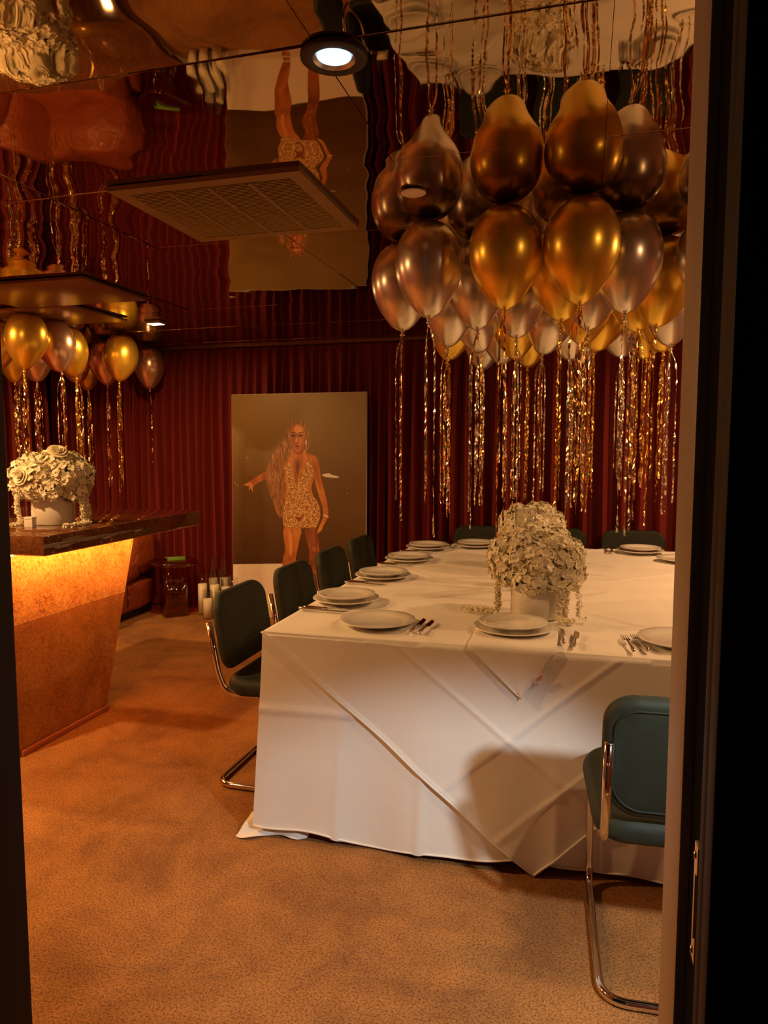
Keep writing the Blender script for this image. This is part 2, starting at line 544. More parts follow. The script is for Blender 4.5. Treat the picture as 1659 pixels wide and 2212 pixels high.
# ------------------------------------------------------------------ curtains
def curtain(x0, x1, along, label, seed, pitch=.098, deep=.075):
    rr = random.Random(seed)
    L = x1 - x0; npl = max(2, round(L / pitch)); per = 16
    ph = [rr.uniform(-.18, .18) for _ in range(npl + 2)]
    am = [rr.uniform(.75, 1.25) for _ in range(npl + 2)]
    nz = 14
    def fn(u, vv):
        s = u * npl; k = int(min(s, npl - 1e-6)); fr_ = s - k
        zt = CEIL - .006
        z = zt + (0.012 - zt) * vv
        amp = deep * (.62 + .38 * min(1, vv * 4)) * (am[k] * (1 - fr_) + am[k + 1] * fr_)
        off = (ph[k] * (1 - fr_) + ph[k + 1] * fr_) * min(1, vv * 2.5)
        a = 2 * PI * (fr_ + off)
        q_ = max(0.0, math.sin(PI * min(1.0, max(0.0, (fr_ - .20) / .60))))
        d = deep * .55 - amp * (q_ ** .6)
        if vv < .05:
            d = deep * .2 + (d - deep * .2) * .6
        x = x0 + L * u + (.012 * math.sin(k * 1.7 + vv * 3) + pitch * .22 * off * 4 * q_) + .10 * pitch * math.sin(2 * PI * fr_)
        return (x, 5.80 + d, z) if along == 'x' else (X0 + .16 - d, x, z)
    v, f = grid(npl * per, nz, fn)
    o = obj('curtain', v, f, 'velvet_red', None, True)
    return tag(o, label, 'curtain', 'red velvet curtains around the room')
curtain(X0 + .1, -3.02, 'x', 'red velvet curtain with dense pleats behind the sofa and bar', 1, .080, .115)
curtain(-3.02, -1.60, 'x', 'red velvet curtain hanging behind the tall poster board', 2, .082, .115)
curtain(-1.60, -.30, 'x', 'red velvet curtain between the poster and the dining table flowers', 3, .110, .13)
curtain(-.30, X1, 'x', 'red velvet curtain behind the far chairs next to the doorway edge', 4, .132, .14)
curtain(2.3, 5.72, 'y', 'red velvet curtain along the side wall behind the sofa back', 5, .10)

# ------------------------------------------------------------------ poster board
PBX0, PBX1, PBY = -2.90, -1.70, 5.60
PT = 1.90
ZW = .475
t = thing('poster_board', 'tall printed board of a person in a glittering short dress, leaning by the curtain', 'poster', (PBX0, PBY, 0))
t.rotation_euler = (R(-1.2), 0, 0)
box('board', (0, 0, 0), (1.2, .03, PT), 'poster_edge', t, bev=.002)
MB().box((.003, -.0015, .003), (1.197, -.0002, ZW + .03)).build('white_print', 'poster_white', t)
obj('dark_print', [(.003, -.002, .445), (1.197, -.002, .515), (1.197, -.002, PT - .003), (.003, -.002, PT - .003)], [(0, 1, 2, 3)], 'poster_brown', t)
def uvp(cx, cy, lay):
    return (.988e-3 * (cx - 125 - .033 * (cy - 135)), -.0022 - .00035 * lay, PT - .951e-3 * (cy - 120))
def closed(pts, it=2):
    P = [Vector(p) for p in pts]
    for _ in range(it):
        Q = []
        for a, b in zip(P, P[1:] + P[:1]):
            Q += [a * .75 + b * .25, a * .25 + b * .75]
        P = Q
    return P
def shape(name, pts, material, lay, parent, it=2):
    P = closed([(x, y, 0) for x, y in pts], it)
    bm = bmesh.new()
    vs = [bm.verts.new(uvp(p.x, p.y, lay)) for p in P]
    es = [bm.edges.new((vs[i], vs[(i + 1) % len(vs)])) for i in range(len(vs))]
    bmesh.ops.triangle_fill(bm, edges=es, use_beauty=True)
    for fc in bm.faces:
        if fc.normal.y > 0: fc.normal_flip()
    me = bpy.data.meshes.new(name); bm.to_mesh(me); bm.free()
    me.materials.append(M[material])
    return link(name, me, parent)
fig = shape('figure_print', [(700, 600), (690, 650), (648, 690), (625, 760), (640, 850), (665, 950), (650, 1050), (640, 1180), (900, 1180), (930, 1060), (880, 960), (900, 880), (915, 800), (940, 720), (915, 670), (870, 652), (825, 640), (812, 600)], 'print_skin', 2, t)
def fs(name, pts, material, lay, it=2):
    return shape(name, pts, material, lay, fig, it)
fs('hair', [(742, 346), (690, 362), (655, 425), (640, 505), (585, 565), (525, 640), (500, 730), (468, 810), (472, 900), (505, 1000), (545, 1090), (590, 1205), (632, 1215), (655, 1100), (662, 900), (680, 760), (720, 660), (800, 660), (848, 612), (862, 520), (846, 420), (800, 362)], 'print_hair', 1)
fs('arm', [(560, 690), (500, 772), (430, 822), (352, 872), (300, 905), (262, 930), (300, 936), (325, 945), (342, 980), (350, 935), (425, 892), (520, 835), (590, 780), (630, 700)], 'print_skin', 0)
for k, (a, b) in enumerate((((560, 640), (470, 900)), ((600, 620), (505, 1000)), ((630, 610), (545, 1080)), ((655, 600), (600, 1190)), ((670, 620), (628, 1120)))):
    fs('braid', [(a[0] - 4, a[1]), (b[0] - 8, (a[1] + b[1]) / 2), (b[0] - 4, b[1]), (b[0] + 6, b[1]), (b[0] + 8, (a[1] + b[1]) / 2), (a[0] + 10, a[1])], 'print_hair', 3)
fs('arm', [(880, 652), (930, 672), (952, 740), (968, 850), (1000, 960), (1030, 1060), (1050, 1160), (1032, 1230), (990, 1290), (955, 1350), (944, 1332), (980, 1245), (1005, 1180), (985, 1090), (940, 970), (905, 850)], 'print_skin', 3)
for dx_, dy_ in ((0, 0), (14, -8), (27, -18)):
    fs('finger', [(975 + dx_, 1255 + dy_), (990 + dx_, 1258 + dy_), (962 + dx_, 1340 + dy_), (950 + dx_, 1348 + dy_)], 'print_skin_light', 6, 1)
for k_, (ex, ey) in enumerate(((258, 928), (318, 968), (346, 982))):
    fs('finger', [(318 + 6 * k_, 905), (332 + 6 * k_, 918), (ex + 4, ey + 4), (ex - 4, ey)], 'print_skin_light', 3, 1)
fs('leg', [(638, 1280), (648, 1400), (666, 1500), (645, 1560), (642, 1700), (668, 1880), (682, 2010), (660, 2090), (690, 2110), (735, 2088), (728, 2000), (745, 1860), (762, 1680), (764, 1560), (788, 1430), (822, 1280)], 'print_skin', 1)
fs('leg', [(828, 1280), (858, 1420), (892, 1500), (882, 1570), (895, 1700), (915, 1880), (918, 2000), (900, 2080), (935, 2105), (980, 2080), (965, 1990), (978, 1850), (992, 1680), (985, 1560), (968, 1430), (974, 1280)], 'print_skin_dark', 1)
fs('leg_highlight', [(690, 1320), (712, 1320), (728, 1430), (735, 1500), (715, 1560), (695, 1500), (702, 1420)], 'print_skin_light', 2)
fs('leg_highlight', [(905, 1460), (945, 1460), (950, 1500), (920, 1510)], 'print_skin', 2)
for yy, x0, x1 in ((1960, 672, 738), (2040, 664, 735), (1960, 908, 972), (2040, 902, 972)):
    fs('shoe_strap', [(x0, yy), (x1, yy - 14), (x1, yy + 4), (x0, yy + 18)], 'print_white', 3, 1)
fs('dress', [(664, 702), (640, 780), (652, 850), (684, 950), (664, 1050), (632, 1150), (638, 1308), (720, 1296), (800, 1304), (880, 1296), (945, 1300), (978, 1200), (966, 1090), (922, 1030), (862, 992), (850, 940), (878, 880), (908, 800), (892, 740), (852, 700), (812, 765), (775, 830), (752, 930), (722, 840), (704, 765)], 'print_dress', 4)
fs('dress_fold', [(745, 1190), (790, 1215), (840, 1150), (800, 1240), (775, 1245)], 'print_skin_dark', 5, 1)
fs('bust_shade', [(745, 700), (738, 760), (752, 830), (768, 830), (775, 760), (765, 700)], 'print_skin_dark', 3)
for a, b in (((706, 604), (664, 706)), ((818, 606), (854, 706))):
    fs('strap', [(a[0] - 4, a[1]), (b[0] - 5, b[1]), (b[0] + 5, b[1]), (a[0] + 4, a[1])], 'print_dress', 5, 1)
fs('neck_shade', [(705, 605), (730, 645), (765, 655), (800, 640), (815, 600), (780, 620), (740, 620)], 'print_skin_dark', 4)
face = fs('face', [(690, 470), (690, 540), (712, 600), (735, 628), (760, 637), (790, 622), (812, 585), (822, 530), (820, 460), (792, 402), (738, 385), (702, 420)], 'print_skin', 5)
fs('forehead', [(715, 420), (735, 400), (780, 410), (800, 450), (760, 470), (720, 460)], 'print_skin_light', 6)
for cx in (708, 773):
    fs('eye', [(cx - 24, 492), (cx, 478), (cx + 26, 486), (cx + 4, 502)], 'print_dark', 7, 1)
    fs('brow', [(cx - 26, 468), (cx, 460), (cx + 28, 462), (cx, 468)], 'print_dark', 7, 1)
fs('nose', [(736, 500), (743, 500), (750, 542), (738, 552), (727, 543)], 'print_skin_light', 7)
fs('nose_shade', [(724, 548), (738, 556), (754, 547), (740, 560)], 'print_skin_dark', 8, 1)
fs('cheek_shade', [(800, 520), (822, 500), (818, 560), (795, 610), (770, 634), (790, 590)], 'print_skin_dark', 6)
fs('lips', [(714, 578), (738, 566), (768, 568), (780, 582), (750, 602), (728, 598)], 'print_lip', 7)
fs('lips_shade', [(722, 582), (745, 578), (772, 582), (745, 588)], 'print_dark', 8)
fs('earring', [(822, 520), (832, 522), (834, 560), (826, 580), (820, 560)], 'print_white', 8)
fs('bracelet', [(1003, 1170), (1050, 1190), (1046, 1204), (1000, 1182)], 'print_white', 6, 1)
fs('far_boat', [(978, 824), (1015, 818), (1040, 812), (1065, 830), (1130, 842), (1125, 856), (1030, 852), (980, 838)], 'print_white', 2, 1)
for cx, cy in ((288, 684), (182, 912), (206, 932), (1205, 986)):
    fs('far_light', [(cx - 5, cy), (cx, cy - 6), (cx + 5, cy), (cx, cy + 6)], 'print_white', 2, 1)

# ------------------------------------------------------------------ dining table and cloths
TX0, TX1, TY0, TY1, TZ = -1.15, .73, 2.46, 5.07, .76
t = thing('dining_table', 'long dining table hidden under the white cloths', 'table', (0, 0, 0))
box('table_top', (TX0 + .012, TY0 + .012, TZ - .045), (TX1 - .012, TY1 - .012, TZ - .012), 'plinth', t)
for x in (TX0 + .45, TX1 - .25):
    for y in (TY0 + .25, TY1 - .25):
        MB().lathe([(0, 0), (.03, 0), (.03, TZ - .045), (0, TZ - .045)], 16).build('leg', 'black_trim', t, True, loc=(x, y, 0))

def wrinkle(x, y, s=1.0):
    return noise.noise(Vector((x * 3.1, y * 3.1, 1.7))) * .008 * s + noise.noise(Vector((x * 9 + 5, y * 5, 3.1))) * .0045 * s
def front_y(x, z):
    """how the front skirt hangs: y of the cloth at x and height z"""
    k = max(0.0, 1 - z / TZ)
    fold = .012 * math.sin((x + 1.17) * 9.5 + .6) + .008 * math.sin((x + 1.17) * 21 + 1.1)
    return TY0 - .006 - (.078 - .062 * min(1.0, max(0.0, (x + .06) / .11))) * k ** 1.3 - fold * k * .9 - .003 * noise.noise(Vector((x * 4, z * 5, 0)))

# under cloth: top and four skirts
def under():
    mb = MB()
    v, f = grid(20, 26, lambda a, b: (TX0 + (TX1 - TX0) * a, TY0 + (TY1 - TY0) * b, TZ - .004)); mb.add(v, f)
    def hem_front(x):
        return .030 + .014 * math.sin((x + 1.17) * 7 + 1.0) - .006 * math.sin((x + 1.17) * 17)
    def fr_(a, b):
        x = TX0 - .002 + (TX1 - TX0) * a
        z = TZ - .004 + (hem_front(x) - TZ) * b
        y = front_y(x, z)
        # horizontal storage crease and vertical ones
        y -= .0065 * math.exp(-((z - .47 - .02 * (x + 1.17)) / .011) ** 2)
        for xc in (-.83, -.52):
            y -= .009 * (1 - z / TZ) * math.exp(-((x - xc) / .018) ** 2)
        if b == 0: y = TY0
        elif b < .012: y = TY0 - .004
        return (x - .012 * b * (1 - a) , y, z)
    v, f = grid(150, 60, fr_); mb.add(v, [q[::-1] for q in f])
    def side(xs, sgn):
        def fn(a, b):
            y = TY0 + (TY1 - TY0) * a
            z = TZ - .004 + (.03 - TZ) * b
            k = 1 - z / TZ
            push = 0
            if sgn < 0:      # the chairs press the cloth inwards below the table edge
                push = .27 * min(1, max(0, (y - TY0 - .10) / .14)) * min(1, max(0, (.62 - z) / .09))
            x = xs + sgn * (.012 * k + .012 * k * math.sin(y * 11)) - sgn * push
            return (x, y - (.02 * b if a == 0 else 0), z)
        v, f = grid(80, 30, fn)
        mb.add(v, f)
    side(TX0 - .002, -1); side(TX1 + .002, 1)
    v, f = grid(80, 20, lambda a, b: (TX0 + (TX1 - TX0) * a, TY1 + .004 + .012 * b * math.sin(a * 25), TZ - .004 + (.03 - TZ) * b)); mb.add(v, f)
    return mb.build('tablecloth', 'cloth', None, True)
tc = tag(under(), 'floor-length white linen tablecloth hanging from the dining table', 'tablecloth')
def hemline(pts, r, name, parent):
    MB().tube(pts, r, 6).build(name, 'hem', parent, True)
hemline([(x_, front_y(x_, .03) - .002, .030 + .014 * math.sin((x_ + 1.17) * 7 + 1.0) - .006 * math.sin((x_ + 1.17) * 17)) for x_ in [TX0 - .01 + 1.85 * k / 90 for k in range(91)]], .0035, 'hem', tc)
# cloth end folded out on the carpet at the corner
def foot(a, b):
    x = -1.20 + .26 * a; y = 2.44 - (.10 + .02 * math.sin(a * 9)) * b * (1 - .55 * a)
    return (x - .02 * b, y, .048 * (1 - b) ** 1.6 + .004 + .012 * math.sin(a * 7 + b * 3) ** 2 * (1 - b * .4))
v, f = grid(24, 10, foot); obj('folded_hem', v, [q[::-1] for q in f], 'cloth', tc, True)

# overlay: top sheet and hanging corner
AX, BX, PX, PZ = TX0, TX1 + .02, -.13, .004
def ridge(d, wd=.006):
    return math.exp(-(d / wd) ** 2)
def over():
    mb = MB()
    def top(a, b):
        x = TX0 + (TX1 - TX0) * a; y = TY0 + (TY1 - TY0) * b
        z = TZ + .002 + wrinkle(x, y, 1.0) + .003
        for c in (1.62, 2.42, 3.22, 4.02):           # diagonal storage creases
            z += .0075 * ridge((x * .62 + y * .78 - c) , .009)
        for c in (2.0, 2.9, 3.8, 4.6):
            z += .0075 * ridge((-x * .62 + y * .78 - c), .009)
        e = min(x - TX0, TX1 - x, y - TY0, TY1 - y)
        return (x, y, z if e > .03 else TZ + (z - TZ) * e / .03 + .0015)
    v, f = grid(190, 260, top); mb.add(v, f)
    def flap(a, b):
        x = AX + (BX - AX) * a
        zh = (TZ - (TZ - PZ) * (x - AX) / (PX - AX)) if x < PX else (PZ + (TZ - PZ) * (x - PX) / (BX - PX))
        zh = min(zh, TZ - .002)
        z = TZ + (zh - TZ) * b
        y = front_y(x, z) - .007 - .006 * (1 - z / TZ)
        # creases parallel to the two hems
        ax, az = (PX - AX), (PZ - TZ); ln = math.hypot(ax, az); nx, nz = -az / ln, ax / ln
        d1_ = (x - AX) * nx + (z - TZ) * nz
        bx, bz = (BX - PX), (TZ - PZ); l2 = math.hypot(bx, bz); mx, mz = -bz / l2, bx / l2
        d2_ = (x - PX) * mx + (z - PZ) * mz
        for c in (.30,):
            y -= .005 * ridge(d1_ - c, .008)
        for c in (.16, .40):
            y -= .005 * ridge(d2_ - c, .008)
        y -= .004 * ridge(d1_ - .008, .006)
        if b == 0: y, z = TY0, TZ + .0015
        elif b * (TZ - zh) < .010: y = TY0 - .006
        return (x, y, z)
    v, f = grid(220, 90, flap); mb.add(v, [q[::-1] for q in f])
    return mb.build('overlay_tablecloth', 'cloth', None, True)
ov = tag(over(), 'white overlay cloth with creases, its pointed corner hanging to the carpet', 'tablecloth')
hl = []
for k in range(101):
    a = k / 100; x_ = AX + (PX - AX) * a; z_ = TZ + (PZ - TZ) * a
    hl.append((x_, front_y(x_, z_) - .012 - .006 * (1 - z_ / TZ), z_ + .002))
hemline(hl, .004, 'hem', ov)
hl = []
for k in range(81):
    a = k / 80; x_ = PX + (BX - PX) * a; z_ = PZ + (TZ - PZ) * a
    hl.append((x_, front_y(x_, z_) - .012 - .006 * (1 - z_ / TZ), z_ + .002))
hemline(hl, .004, 'hem', ov)

TT = TZ + .0120        # where things stand on the cloth

# ------------------------------------------------------------------ chairs
def make_chair():
    t = thing('dining_chair', 'x', 'chair', group='green velvet cantilever chairs')
    # one bent chrome tube (front of the chair is +Y)
    s = .212
    half = [(s, -.300, .715), (s, -.262, .500), (s, -.225, .418), (s, .255, .424), (s, .262, .014), (s, -.280, .014)]
    path = bend_path(half + [(-x, y, z) for x, y, z in reversed(half)], .075, 8)
    MB().tube(path, .0125, 12).build('tube_frame', 'chrome', t, True)
    # seat
    def wseat(x, y, z):     # slab is built in XZ: lay it down
        return (x * (1 - .06 * (z < 0) * min(1, -z / .2)), z - .005, .465 + y + .010 * (z / .22) - .012 * (abs(x) / .22) ** 2)
    v, f = slab(.495, .47, .072, .10, .030, wseat)
    o = obj('seat', v, f, 'velvet_green', t); smooth_by_angle(o.data, 60)
    # backrest
    lean = R(9)
    def wback(x, y, z):
        yy = y + .030 * (x / .22) ** 2
        return (x, -.272 + yy * math.cos(lean) - z * math.sin(lean), .668 + z * math.cos(lean) + yy * math.sin(lean))
    v, f = slab(.450, .335, .048, .088, .021, wback)
    o = obj('backrest', v, f, 'velvet_green', t); smooth_by_angle(o.data, 60)
    pts = [wback(x, -.026, z) for x, z in rrect(.395, .28, .066, 8)]
    MB().tube(pts + pts[:2], .0028, 6).build('back_seam', 'piping', o, True)
    pts = [wback(x, .026, z) for x, z in rrect(.410, .295, .070, 8)]
    for sx_ in (-1, 1):
        for zz in (.66, .575):
            yy = -.300 + (.715 - zz) / .215 * .038
            MB().lathe([(0, .0035), (.003, .003), (.005, 0), (.004, -.004)], 12).build('screw', 'steel', t, True, loc=(sx_ * s, yy - .0125, zz), rot=(PI / 2, 0, 0))
    return t
chair0 = make_chair()
CH = [(.275, 2.142, R(3), 'green velvet cantilever chair near the doorway, seen from behind at the table front'),
      (-1.205, 2.90, R(-90), 'green velvet chair closest to the bar end, its chrome base showing left of the cloth'),
      (-1.205, 3.52, R(-90), 'second green velvet chair from the table front along the bar side'),
      (-1.205, 4.12, R(-90), 'third green velvet chair from the table front along the bar side'),
      (-1.205, 4.72, R(-91), 'green velvet chair farthest along the bar side, in front of the poster'),
      (-.75, 5.38, PI, 'green velvet chair at the far table end, just clear of the flowers'),
      (-.19, 5.38, PI, 'green velvet chair at the far end, mostly hidden behind the flowers'),
      (.37, 5.38, PI, 'green velvet chair at the far end closest to the doorway edge')]
for i, (x, y, a, lab) in enumerate(CH):
    c = chair0 if i == 0 else copy_tree(chair0)
    c.location = (x, y, 0); c.rotation_euler = (0, 0, a); c['label'] = lab

# ------------------------------------------------------------------ tableware
def plate_mesh(r, h):
    prof = [(0, .006), (r * .55, .006), (r * .62, .004), (r * .64, .0), (r * .58, .0), (r * .60, .0), (r * .70, .004), (r * .98, h), (r, h + .0022), (r * .985, h + .0045),
            (r * .90, h * .80 + .005), (r * .885, h * .74 + .0065), (r * .72, .010), (r * .66, .0085), (0, .0085)]
    prof = [(0, .0), (r * .60, .0), (r * .70, .003), (r * .985, h), (r, h + .002), (r * .985, h + .004), (r * .90, h * .82 + .004), (r * .885, h * .74 + .0055), (r * .73, .0085), (r * .66, .0055), (0, .005)]
    mb = MB().lathe(prof, 64, lobes=lambda a: 1 + .006 * math.cos(12 * a))
    me = bpy.data.meshes.new('plate'); me.from_pydata([tuple(p) for p in mb.v], [], mb.f)
    me.materials.append(M['porcelain']); me.polygons.foreach_set('use_smooth', [True] * len(me.polygons)); return me
me_ch = plate_mesh(.148, .016); me_pl = plate_mesh(.128, .017)
def plates(x, y, where, two=True, single=None):
    if two:
        tag(link('charger_plate', me_ch, None, (x, y, TT)), 'white charger plate ' + where, 'plate', 'white charger plates')
        tag(link('dinner_plate', me_pl, None, (x, y + .004, TT + .0165)), 'white plate stacked on the charger ' + where, 'plate', 'white dinner plates')
    else:
        tag(link('dinner_plate', me_ch, None, (x, y, TT)), 'single white dinner plate ' + where, 'plate', 'white dinner plates')
plates(-.755, 2.645, 'at the table front corner beside two knives', False)
plates(-.238, 2.672, 'on the napkin at the middle of the table front')
plates(.345, 2.655, 'behind the two forks at the front by the doorway edge', False)
plates(-1.0, 3.00, 'nearest the front along the bar side')
plates(-1.0, 3.61, 'second from the front along the bar side')
plates(-1.0, 4.20, 'third from the front along the bar side')
plates(-1.0, 4.74, 'last along the bar side')
plates(-.70, 4.925, 'at the far end beside the flowers')
plates(.37, 4.925, 'at the far end closest to the doorway edge')
plates(.585, 4.62, 'half cut by the doorway edge near the far end', False)

def knife_parts():
    mb = MB().tube([(0, -.110, .006), (0, -.106, .006), (0, -.09, .0065), (0, -.05, .0062), (0, -.02, .0058), (0, -.008, .0055), (0, .002, .0055)], [.003, .0062, .0072, .0058, .0046, .0058, .0040], 10)
    h = mb
    n = 14; v = []; f = []
    for k in range(n + 1):
        t_ = k / n; y = .110 * t_
        wd = .019 * (1 - max(0, (t_ - .62) / .38) ** 2.2); back = .0085
        for x, z in ((-back + .003 * max(0, t_ - .7), .0046), (-back + .003 * max(0, t_ - .7), .0066), (-back + wd + .0005, .0056)):
            v.append((x, y, z))
    for k in range(n):
        a = 3 * k
        for i in range(3):
            j = (i + 1) % 3
            f.append((a + i, a + j, a + 3 + j, a + 3 + i))
    f.append((0, 2, 1)); f.append((3 * n, 3 * n + 1, 3 * n + 2))
    b = MB().add(v, f)
    return h, b
def fork_parts():
    h = MB().tube([(0, -.105, .006), (0, -.100, .006), (0, -.085, .0062), (0, -.05, .0058), (0, -.01, .0060), (0, .025, .0085)], [.003, .0065, .0075, .0050, .0034, .0034], 10)
    hd = MB()
    v = []; f = []
    for k in range(9):
        t_ = k / 8; y = .022 + .030 * t_; wd = .004 + .0095 * math.sin(min(1, t_ * 1.25) * PI / 2); z = .0082 - .004 * math.sin(t_ * PI * .5)
        v += [(-wd, y, z + .0012), (wd, y, z + .0012), (wd, y, z - .0006), (-wd, y, z - .0006)]
    for k in range(8):
        a = 4 * k
        for i in range(4):
            j = (i + 1) % 4
            f.append((a + i, a + j, a + 4 + j, a + 4 + i))
    hd.add(v, f)
    for q in range(4):
        x = -.0112 + .00747 * q
        hd.tube([(x, .050, .0046), (x, .070, .0035), (x, .088, .0045), (x * .97, .100, .0075)], [.0021, .0019, .0016, .0008], 6)
    return h, hd
def cut(kind, label, x, y, rz):
    t = thing('dinner_' + kind, label, kind, (x, y, TT + .0012), rz, 'silver cutlery on the table')
    if kind not in CUT:
        a, b = knife_parts() if kind == 'knife' else fork_parts()
        oa = a.build('handle', 'steel', t, True)
        ob = b.build('blade' if kind == 'knife' else 'fork_head', 'steel', t); smooth_by_angle(ob.data, 30)
        CUT[kind] = (oa, ob)
    else:
        for p in CUT[kind]:
            link(p.name.split('.')[0], p.data, t)
CUT = {}
cut('knife', 'silver knife right beside the single front corner plate', -.590, 2.635, R(-2))
cut('knife', 'silver knife beside the front corner plate, outer one of two', -.555, 2.62, R(-3))
cut('knife', 'silver knife close to the plate stack on the napkin', -.058, 2.625, R(4))
cut('knife', 'silver knife beside the napkin plate stack, outer one of two', -.012, 2.595, R(-2))
cut('fork', 'silver fork nearer to the knives at the table front', .165, 2.580, R(6))
cut('fork', 'silver fork closer to the shiny plate at the doorway edge', .205, 2.600, R(10))
for y, wh in ((3.00, 'nearest the front'), (3.61, 'second from the front'), (4.20, 'third from the front'), (4.74, 'last')):
    cut('knife', 'silver knife next to the bar-side plate stack ' + wh, -1.02, y - .190, R(-88))
    cut('knife', 'silver knife farther out from the bar-side plate stack ' + wh, -1.03, y - .222, R(-92))
for x, wh in ((-.70, 'by the bar side'), (.37, 'by the doorway edge')):
    cut('fork', 'silver fork close to the far end plate stack ' + wh, x - .175, 4.93, R(176))
    cut('fork', 'silver fork farther out from the far end plate stack ' + wh, x - .21, 4.925, R(184))

# napkin under the middle plate, its corner hanging over the edge
def napkin():
    mb = MB()
    cx, cy = -.222, 2.62
    hw = .150; drop = .185
    N = 28
    v = []; f = []
    for j in range(N + 1):
        for i in range(N + 1):
            a = i / N * 2 - 1; b = j / N
            # b 0..0.5 on the table, .5..1 hanging corner
            if b < .5:
                y = 2.70 + (TY0 - .012 - 2.70) * (b / .5); x = cx + a * hw
                z = TT + .0015 + .0010 * math.sin(a * 5 + b * 7) if b < .47 else TT - .001
                p = (x, y, z)
            else:
                k = (b - .5) / .5
                wd = hw * (1 - k)
                x = cx + .035 * k + a * wd
                z = TZ + .004 - .165 * k
                y = front_y(x, z) - .016 - .006 * k - .003 * math.sin(a * 3)
                p = (x, y, z)
            v.append(p)
    for j in range(N):
        for i in range(N):
            q = j * (N + 1) + i
            f.append((q, q + N + 1, q + N + 2, q + 1))
    o = obj('napkin', v, f, 'cloth', None, True)
    md = o.modifiers.new('thick', 'SOLIDIFY'); md.thickness = .002; md.offset = 1
    return o
nk = tag(napkin(), 'white linen napkin with pointed corner hanging over the table front edge', 'napkin')
tx, tz = -.128, TZ - .085
ty = front_y(tx, tz) - .024
MB().box((-.022, -.001, -.009), (.022, .001, .009)).build('tag', 'napkin_tag', nk, loc=(tx, ty, tz), rot=(0, R(-38), 0))
for k, ln in enumerate((.012, .015, .010)):
    MB().box((-ln, -.0016, -.0008), (ln, -.0010, .0008)).build('tag_stitching', 'tag_red', nk, loc=(tx + .002, ty, tz + .005 - .005 * k), rot=(0, R(-38), 0))

# ------------------------------------------------------------------ flowers
def hydrangea(seed, n=130, r=.070):
    rr = random.Random(seed); v = []; f = []
    for k in range(n):
        z = 1 - 1.55 * (k + .5) / n; a = k * 2.39996 + rr.uniform(-.2, .2)
        d = Vector((math.sqrt(max(0, 1 - z * z)) * math.cos(a), math.sqrt(max(0, 1 - z * z)) * math.sin(a), z))
        d = (d + Vector((rr.gauss(0, .16), rr.gauss(0, .16), rr.gauss(0, .16)))).normalized()
        c = d * r * rr.uniform(.78, 1.04)
        ax = (d + Vector((rr.gauss(0, .26), rr.gauss(0, .26), rr.gauss(0, .26)))).normalized()
        q = ax.to_track_quat('Z', 'Y'); spin = rr.uniform(0, PI); sz = rr.uniform(.0155, .0225)
        for p in range(4):
            b = spin + p * PI / 2
            ca, sa = math.cos(b), math.sin(b)
            lift = rr.uniform(.1, .7)
            loc = [(0, 0, -.1), (.42, -.55, .22 * lift), (.62, 0, -.02 + .25 * lift), (.42, .55, .22 * lift), (.98, -.40, .62 * lift), (1.10, 0.02, .40 * lift), (.98, .42, .66 * lift)]
            k0 = len(v)
            for x, y, zz in loc:
                w_ = Vector((x * ca - y * sa, x * sa + y * ca, zz)) * sz
                w_.rotate(q); v.append(c + w_)
            f += [(k0, k0 + 1, k0 + 2), (k0, k0 + 2, k0 + 3), (k0 + 1, k0 + 4, k0 + 5, k0 + 2), (k0 + 2, k0 + 5, k0 + 6, k0 + 3)]
    me = bpy.data.meshes.new('hydrangea_bloom'); me.from_pydata([tuple(p) for p in v], [], f); me.materials.append(M['petal'])
    me.polygons.foreach_set('use_smooth', [True] * len(me.polygons))
    return me
HY = [hydrangea(s) for s in (11, 12, 13)]
def rose_mesh(seed):
    rr = random.Random(seed); v = []; f = []
    for ring, (n, rad, h, op) in enumerate(((2, .008, .034, .15), (3, .015, .033, .3), (4, .024, .030, .55), (5, .034, .026, .9), (6, .042, .020, 1.25))):
        for k in range(n):
            a0 = 2 * PI * k / n + ring * .7 + rr.uniform(-.15, .15); span = 2 * PI / n * 1.35
            k0 = len(v); S, T = 6, 4
            for j in range(T + 1):
                for i in range(S + 1):
                    u = i / S * 2 - 1; tt = j / T
                    a = a0 + u * span / 2
                    r_ = rad * (.25 + .75 * tt ** .7) + .007 * op * tt ** 3
                    z = h * tt * (1 - .18 * u * u) - .007 * op * tt ** 4
                    v.append((r_ * math.cos(a), r_ * math.sin(a), z))
            for j in range(T):
                for i in range(S):
                    q = k0 + j * (S + 1) + i
                    f.append((q, q + 1, q + S + 2, q + S + 1))
    me = bpy.data.meshes.new('rose_bloom'); me.from_pydata(v, [], f); me.materials.append(M['petal'])
    me.polygons.foreach_set('use_smooth', [True] * len(me.polygons))
    return me
RO = rose_mesh(5)
def trail(paths, seed):
    """hanging amaranth: chains of tiny blossoms along paths"""
    rr = random.Random(seed); mb = MB()
    for P in paths:
        P = smooth_path(P, 3)
        acc = 0
        for a, b in zip(P[:-1], P[1:]):
            L = (b - a).length; n = max(1, int(L / .0028))
            for k in range(n):
                p = a.lerp(b, k / n) + Vector((rr.gauss(0, .005), rr.gauss(0, .005), rr.gauss(0, .003)))
                s_ = rr.uniform(.005, .0105)
                d = [Vector((rr.uniform(-1, 1), rr.uniform(-1, 1), rr.uniform(-1, 1))).normalized() * s_ for _ in range(4)]
                mb.add([p + d[0], p + d[1], p + d[2], p + d[3]], [(0, 1, 2), (0, 2, 3), (0, 3, 1), (1, 3, 2)])
    return mb
